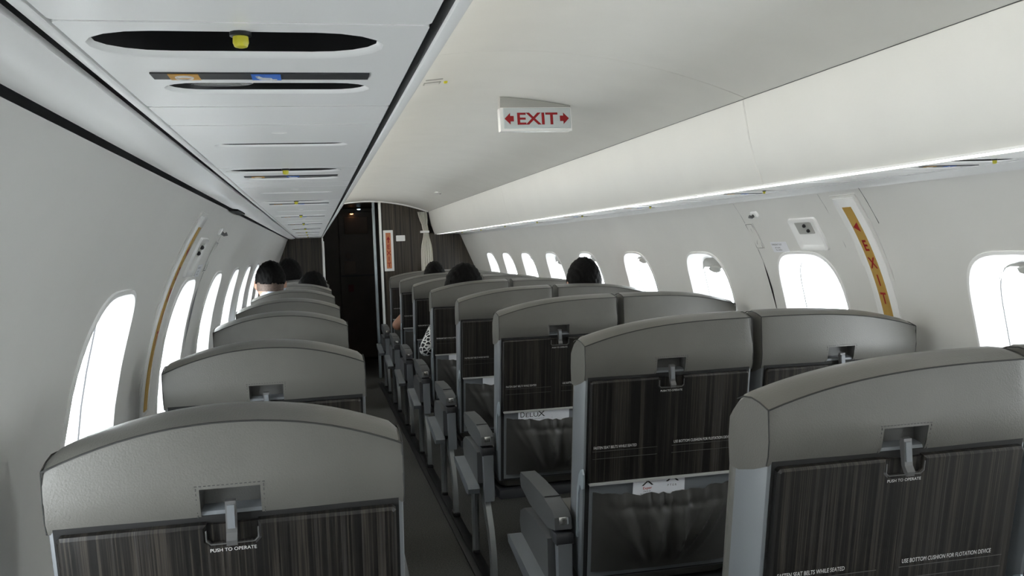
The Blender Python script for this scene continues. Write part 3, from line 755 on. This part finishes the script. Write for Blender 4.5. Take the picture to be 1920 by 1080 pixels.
# ------------------------------------------------------------------ emergency hatches and wall placards
for side, wd in ((1, 'right'), (-1, 'left')):
    Wp = lambda y, s: W(side, y, s, .003)
    # EXIT strip: frame, amber strip, letters
    yc = 2.228; s1, s0 = .565, .10
    t = empty('exit_placard', W(side, yc, .35), 'vertical amber EXIT strip with red letters on the %s wall' % wd, 'sign', 'amber wall exit strips'); o0 = t.location.copy()
    rows_ = [s0+(s1-s0)*i/20 for i in range(21)]
    def strip(hw_, sa, sb, d0, d1, name, mt_):
        loops = []
        for i in range(21):
            s = sa+(sb-sa)*i/20
            loops.append([W(side, yc-hw_, s, d0)-o0, W(side, yc-hw_, s, d1*.8)-o0, W(side, yc-hw_+.002, s, d1)-o0, W(side, yc+hw_-.002, s, d1)-o0, W(side, yc+hw_, s, d1*.8)-o0, W(side, yc+hw_, s, d0)-o0])
        return G().loft(loops).mk(name, mt_, t, 40)
    strip(.060, s0-.02, s1+.02, -.001, .004, 'backing', 'white'); strip(.048, s0-.01, s1+.012, .003, .008, 'frame', 'whitegloss'); strip(.021, s0, s1-.015, .007, .0095, 'amber_strip', 'orange')
    fn = lambda a, bb: W(side, yc-side*a, bb, .0102)-o0
    lettering('exit_letters', [(c, .002, s-.016, .046, .86, 'CENTER', .022) for c, s in (('E', .430), ('X', .377), ('I', .325), ('T', .272))], fn, 'exitred', t)
    g = G(); tri = [(-.014, .487), (.011, .472), (.011, .502)]
    g.add([fn(*p) for p in tri], [(0, 1, 2)]); g.mk('arrow', 'exitred', t, 0)
    # handle cup
    t = empty('hatch_handle', W(side, 2.50, .46), 'recessed white handle cup above the exit window on the %s wall' % wd, 'handle', 'hatch handle cups'); o0 = t.location.copy()
    def wp(a, bb, n): return W(side, a, bb, n)-o0
    R_ = lambda hw_, hh, r: rrect(2.502-hw_, 2.502+hw_, .467-hh, .467+hh, r)
    G().loft([[wp(a, bb, n) for a, bb in R_(h, k, r)] for h, k, r, n in ((.080, .056, .012, -.001), (.078, .054, .012, .006), (.070, .047, .010, .007), (.060, .038, .008, .0015), (.058, .037, .008, .001))], caps=True).mk('cup', 'whitegloss', t, 40)
    G().prism(rrect(2.462, 2.550, .468, .508, .004), .001, .0035, wp).mk('cup_recess', 'shade', t)
    for yy, ss in ((2.497, .497), (2.487, .480)): G().ellipsoid(W(side, yy, ss, .006)-o0, .006, .006, .006, 8).mk('bolt', 'black', t)
    # instruction placards
    t = empty('instruction_placard', W(side, 2.845, .46), 'outlined two-box pictogram placard beside the hatch handle on the %s wall' % wd, 'placard', 'hatch placards'); o0 = t.location.copy()
    G().prism(rrect(2.818, 2.869, .418, .517, .004), .0005, .0030, wp).mk('plate', 'white', t)
    g = G()
    for sa, sb in ((.422, .466), (.468, .513)):
        pth = [W(side, a, bb, .0032)-o0 for a, bb in ((2.823, sa), (2.844, sa), (2.865, sa), (2.865, (sa+sb)/2), (2.865, sb), (2.844, sb), (2.823, sb), (2.823, (sa+sb)/2), (2.823, sa))]; g.tube(pth, .0009, 4)
    g.tube([wp(2.844, .48, .0033), wp(2.844, .496, .0033)], .001, 4); g.tube([wp(2.838, .452, .0033), wp(2.846, .445, .0033), wp(2.85, .436, .0033)], .001, 4)
    g.mk('outline', 'dplastic', t, 0)
    t = empty('text_label', W(side, 2.72, .43), 'small white text label above the exit window on the %s wall' % wd, 'label', 'hatch text labels'); o0 = t.location.copy()
    G().prism(rrect(2.662, 2.765, .405, .442, .003), .0005, .0013, wp).mk('plate', 'card', t)
    lettering('print', [('EMERGENCY EXIT', -.043, .430, .0085, .95, 'LEFT', 0), ('LIFT COVER', -.030, .419, .007, .9, 'LEFT', 0), ('PULL HANDLE', -.030, .411, .007, .9, 'LEFT', 0)], lambda a, bb: W(side, 2.715-side*a, bb, .0017)-o0, 'ink', t)
    t = empty('coat_hook', W(side, 2.76, .545), 'small white coat hook near the top of the hatch on the %s wall' % wd, 'hook', 'coat hooks'); o0 = t.location.copy()
    G().prism(rrect(2.742, 2.785, .538, .560, .008), -.001, .008, wp, .003).mk('hook_base', 'whitegloss', t)
    G().tube([wp(2.765, .548, .004), wp(2.765, .546, .016), wp(2.765, .553, .022)], [.006, .005, .006], 8).mk('peg', 'latch', t)
    if side > 0:
        struct(G().tube([W(side, 2.137, s, .0004) for s in (.612, .58, .55, .52, .49)], .0008, 4).mk('trim_17', 'dplastic'))

struct(G().box(-.2222, -.198, 2.64, 2.90, E+.1225, E+.1315).mk('trim_18', 'mattblack'))
# ------------------------------------------------------------------ bulkhead placards and curtain
t = empty('exit_placard', (.70, Y1, E-.02), 'upright orange EXIT placard with white frame on the front bulkhead', 'sign'); o0 = t.location.copy()
fb = lambda a, bb, n: Vector((a, Y1-.001-n, E+bb))-o0
G().prism(rrect(.652, .744, -.205, .182, .004), 0, .006, fb, .002).mk('frame', 'whitegloss', t)
G().prism(rrect(.674, .722, -.18, .158, .003), .006, .0075, fb).mk('orange_panel', 'orange2', t)
lettering('exit_letters', [(c, .698, z, .058, 1, 'CENTER', .008) for c, z in (('E', .005), ('X', -.052), ('I', -.108), ('T', -.165))], lambda a, bb: fb(a, bb, .0082), 'exitred', t)
G().prism([(.698, .125), (.680, .092), (.693, .092), (.693, .062), (.703, .062), (.703, .092), (.716, .092)], .0075, .0083, fb).mk('arrow', 'exitred', t, 20)
o = G().prism(rrect(.772, .858, .075, .130, .006), 0, .004, lambda a, bb, n: Vector((a, Y1-.001-n, E+bb)), .0015).mk('notice_plate', 'whitegloss'); tag(o, 'small blank white notice plate on the front bulkhead', 'placard')
t = empty('curtain', (1.04, Y1-.05, 0), 'gathered cream curtain tied back at the bin end', 'curtain'); o0 = t.location.copy()
loops = []
for j in range(25):
    z = .345-.95*j/24; tie = math.exp(-((z-.150)/.10)**2)
    xc = 1.025+.03*max(0, min(1, (.35-z)/.2)); hw_ = .055-.030*tie-(.01 if z > .2 else 0)+.015*max(0, -z)
    lp_ = []
    for i in range(40):
        a = i/39; lp_.append(Vector((xc-hw_+2*hw_*a, Y1-.035-.014*math.sin(a*2*PI*5+j*.05)*(1-.4*tie), E+z))-o0)
    for i in range(40):
        a = 1-i/39; lp_.append(Vector((xc-hw_+2*hw_*a, Y1-.031-.014*math.sin(a*2*PI*5+j*.05)*(1-.4*tie), E+z))-o0)
    loops.append(lp_)
G().loft(loops).mk('cloth', 'cream', t, 60)
G().box(1.00, 1.085, Y1-.058, Y1-.008, E+.145, E+.166, lambda x, y, z: Vector((x, y, z))-o0, .004).mk('tieback', 'whitegloss', t)

# ------------------------------------------------------------------ people
def person(label, hx, hy, ht, sx, row_y, shirt, skinm, hair='short', sleeve=None, elbowL=None, elbowR=None, lift=0.0, yaw=0.0, tilt=0.0):
    """hx,hy: head centre; ht: height of the crown; sx: seat centre"""
    t = empty('person', (sx, row_y+.3, .46), label, 'person'); o0 = t.location.copy()
    top = E+ht; hc = Vector((hx, hy, top-.118)); hip = Vector((sx, row_y+.26, .535)); neck = hc+Vector((0, -.01, -.135))
    sh = neck+Vector((0, .0, -.085)); sh.x = sx*.4+neck.x*.6; sh.z += lift
    g = G(); segs = []
    def cap(p0, p1, ra, rb, tg):
        p0, p1 = Vector(p0), Vector(p1); n = 7; path = []; rad = []
        d_ = (p1-p0).normalized()
        for i in range(4): a = PI/2*i/4; path.append(p0-d_*ra*math.cos(a)); rad.append(max(.001, ra*math.sin(a)))
        for i in range(4): path.append(p0.lerp(p1, i/3)); rad.append(ra+(rb-ra)*i/3)
        for i in range(1, 5): a = PI/2*i/4; path.append(p1+d_*rb*math.sin(a)); rad.append(max(.001, rb*math.cos(a)))
        g.tube(path, rad, 12); segs.append((p0, p1, tg, (ra+rb)/2))
    # torso as stacked ellipses
    st = [(hip+Vector((0, 0, -.075)), .15, .10), (hip, .172, .125), (hip.lerp(sh, .35), .155, .115), (hip.lerp(sh, .65), .175, .120), (hip.lerp(sh, .88), .19, .105), (sh, .165, .085), (sh+Vector((0, 0, .04)), .08, .06), (sh+Vector((0, 0, .06)), .03, .03)]
    g.loft([[c+Vector((rx*math.cos(2*PI*i/20), ry*math.sin(2*PI*i/20), 0)) for i in range(20)] for c, rx, ry in st])
    segs.append((hip, sh, 'shirt', .15))
    cap(sh+Vector((0, 0, -.01)), hc+Vector((0, 0, -.06)), .058, .052, 'skin')
    rot = Matrix.Rotation(yaw, 3, 'Z') @ Matrix.Rotation(tilt, 3, 'Y')
    g.ellipsoid(hc, .074, .096, .112, 14, rot); g.ellipsoid(hc+rot @ Vector((0, .035, -.055)), .056, .055, .062, 10, rot)
    segs.append((hc, hc+rot @ Vector((0, .03, -.05)), 'skin', .1))
    for s_ in (-1, 1):
        g.ellipsoid(hc+rot @ Vector((s_*.078, -.004, -.012)), .008, .019, .031, 8, rot @ Matrix.Rotation(s_*.35, 3, 'Z'))
        g.ellipsoid(hc+rot @ Vector((s_*.030, .088, .004)), .014, .010, .009, 6, rot)
    g.tube([hc+rot @ Vector((0, .090, .012)), hc+rot @ Vector((0, .108, -.026)), hc+rot @ Vector((0, .094, -.036))], [.009, .015, .008], 8)
    g.ellipsoid(hc+rot @ Vector((0, .082, -.066)), .024, .012, .009, 6, rot)
    for s_ in (-1, 1):
        g3 = G(); g3.ellipsoid(hc+rot @ Vector((s_*.030, .0905, .005))-o0, .0125, .006, .0065, 8, rot); ey = g3.mk('eye', 'textw', t)
        g3 = G(); g3.ellipsoid(hc+rot @ Vector((s_*.030, .0952, .005))-o0, .0052, .0024, .0052, 8, rot); g3.mk('iris', 'hair', ey)
        g3 = G(); g3.tube([hc+rot @ Vector((s_*a, q, .025+z))-o0 for a, q, z in ((.014, .0945, -.002), (.030, .0925, .002), (.046, .0835, -.003))], [.002, .0032, .0018], 6); g3.mk('eyebrow', 'hair', t)
    g3 = G(); g3.ellipsoid(hc+rot @ Vector((0, .0885, -.066))-o0, .022, .0085, .0072, 8, rot); g3.mk('lips', 'lips', t)
    for s_, el in ((-1, elbowL), (1, elbowR)):
        shp = sh+Vector((s_*.165, .0, -.035))
        elb = Vector(el) if el else shp+Vector((s_*.045, .10, -.27)); wr = elb+Vector((-s_*.10, .22, -.0)) if not el else elb+Vector((-s_*.17, .17, -.01))
        cap(shp, elb, .054, .042, 'sleeve' if sleeve else 'shirt'); cap(elb, wr, .040, .027, 'fore')
        d_ = (wr-elb).normalized(); side_ = d_.cross(Vector((0, 0, 1))).normalized()
        cap(wr, wr+d_*.075, .025, .03, 'skin')
        for q in range(4):
            b0 = wr+d_*.085+side_*(q-1.5)*.019; ln = (.030, .036, .038, .032)[q]
            k1 = b0+d_*ln+Vector((0, 0, -.006)); k2 = k1+d_*ln*.7+Vector((0, 0, -.018)); cap(b0, k1, .0095, .009, 'skin'); cap(k1, k2, .009, .0075, 'skin')
        b0 = wr+d_*.03-side_*s_*.022*(-1); k1 = b0+d_*.035+side_*s_*.025; cap(b0, k1, .012, .010, 'skin'); cap(k1, k1+d_*.028, .010, .0085, 'skin')
        # legs
        hp = hip+Vector((s_*.085, .02, -.01)); kn = Vector((sx+s_*.10, row_y+.66, .50)); an = Vector((sx+s_*.10, row_y+.72, .085))
        cap(hp, kn, .082, .058, 'leg'); cap(kn, an, .056, .038, 'leg'); cap(an+Vector((0, -.02, -.042)), an+Vector((0, .15, -.055)), .034, .028, 'shoe')
    me = bpy.data.meshes.new('body_raw'); me.from_pydata([tuple(v-o0) for v in g.v], [], g.f)
    o = bpy.data.objects.new('body_raw', me); COL.objects.link(o)
    rm = o.modifiers.new('r', 'REMESH'); rm.mode = 'VOXEL'; rm.voxel_size = .008
    sm = o.modifiers.new('s', 'SMOOTH'); sm.iterations = 3; sm.factor = .5
    dg = bpy.context.evaluated_depsgraph_get(); dg.update()
    body = bpy.data.meshes.new_from_object(o.evaluated_get(dg)); bpy.data.objects.remove(o); body.name = 'body'
    body.materials.clear()
    for q in (skinm, shirt, sleeve or shirt, 'trousers', 'black'): body.materials.append(M[q])
    idx = {'skin': 0, 'shirt': 1, 'sleeve': 2, 'leg': 3, 'shoe': 4, 'fore': 0 if sleeve is None and shirt not in ('shirt_b',) else (2 if sleeve else 1)}
    for p in body.polygons:
        c = p.center+o0; best = 1e9; tg = 'shirt'
        for a, bb, tgx, rr in segs:
            ab = bb-a; tt = max(0, min(1, (c-a).dot(ab)/max(1e-9, ab.length_squared))); d_ = (c-(a+ab*tt)).length-rr
            if d_ < best: best = d_; tg = tgx
        if tg == 'skin' and c.z < neck.z-.035 and (Vector((c.x, c.y))-Vector((neck.x, neck.y))).length < .3 and c.z > hip.z+.2: tg = 'shirt'
        p.material_index = idx[tg]
    body.shade_smooth()
    bo = bpy.data.objects.new('body', body); COL.objects.link(bo); bo.parent = t
    # hair cap
    bm = bmesh.new(); bmesh.ops.create_icosphere(bm, subdivisions=5, radius=1)
    kill = []
    rn = random.Random(int(hx*1000)+5)
    ph = [rn.uniform(0, 6) for _ in range(6)]
    for vtx in bm.verts:
        p = vtx.co.copy(); q = 1+.020*math.sin(p.x*19+ph[0])*math.sin(p.z*17+ph[1])+.014*math.sin(p.x*41+p.y*23+ph[2])+.012*rn.uniform(-1, 1)
        e = (.082, .104, .118)
        if hair == 'long': e = (.104, .112, .120)
        if hair == 'bushy': e = (.094, .112, .124)
        vtx.co = Vector((p.x*e[0]*q, p.y*e[1]*q-.006, p.z*e[2]*q+.004))
        limit = {'short': -.022, 'fade': -.004, 'long': -.20, 'bushy': -.06}[hair]
        if hair == 'long' and p.z < 0 and p.y < .35:
            vtx.co.z *= 1.75; vtx.co.x *= 1-.12*p.z; vtx.co.y = min(vtx.co.y, .03)-.01
        back = vtx.co.z < limit if p.y < .35 else vtx.co.z < .048
        if back: kill.append(vtx)
    bmesh.ops.delete(bm, geom=kill, context='VERTS')
    for vtx in bm.verts: vtx.co = rot @ vtx.co+hc-o0
    me = bpy.data.meshes.new('hair'); bm.to_mesh(me); bm.free(); me.shade_smooth(); me.materials.append(M['hair'])
    ho = bpy.data.objects.new('hair', me); COL.objects.link(ho); ho.parent = t
    so = ho.modifiers.new('thickness', 'SOLIDIFY'); so.thickness = .012; so.offset = -1
    if hair == 'fade':
        g2 = G(); g2.ellipsoid(Vector((0, 0, 0)), .0765, .0985, .1135, 16)
        me = mk('stubble', [rot @ v+hc-o0 for v in g2.v], g2.f, 'stubble', t, 60)
        bm = bmesh.new(); bm.from_mesh(me.data)
        inv = rot.inverted()
        kl = [v for v in bm.verts if (inv @ (v.co+o0-hc)).z < -.060 or (inv @ (v.co+o0-hc)).y > .035]
        bmesh.ops.delete(bm, geom=kl, context='VERTS'); bm.to_mesh(me.data); bm.free()
    return t
person('person in a pale blue shirt with a short faded haircut, by the left window', -.236, 5.16, -.040, XL-.03, ROWS[4], 'shirt_b', 'skin', 'fade', elbowL=(-.325, 5.30, .62), tilt=.05, lift=.065)
person('person with short black hair in the row ahead, seen past the short-haired head', -.182, 6.92, -.044, XL-.02, ROWS[6], 'shirt_d', 'skin2', 'bushy')
person('person with a low dark head leaning towards the aisle, left side', -.020, 6.02, -.129, XL+.02, ROWS[5], 'shirt_d', 'skin2', 'bushy', tilt=.2)
person('person with black hair sunk low in the far double seat, bare elbow out', .895, 6.92, -.104, XA+.01, ROWS[6], 'shirt_r', 'skin2', 'short', sleeve='skin2', elbowL=(.597, 6.90, .650))
person('person in black and white patterned sleeves leaning on the aisle armrest', .823, 5.12, -.097, XA, ROWS[4], 'shirt_d', 'skin2', 'long', sleeve='pattern', elbowL=(.590, 5.05, .66), tilt=.25)
person('person with dark hair at a right window in the fourth double seat', 1.250, 4.17, -.075, XB, ROWS[3], 'shirt_d', 'skin', 'short')
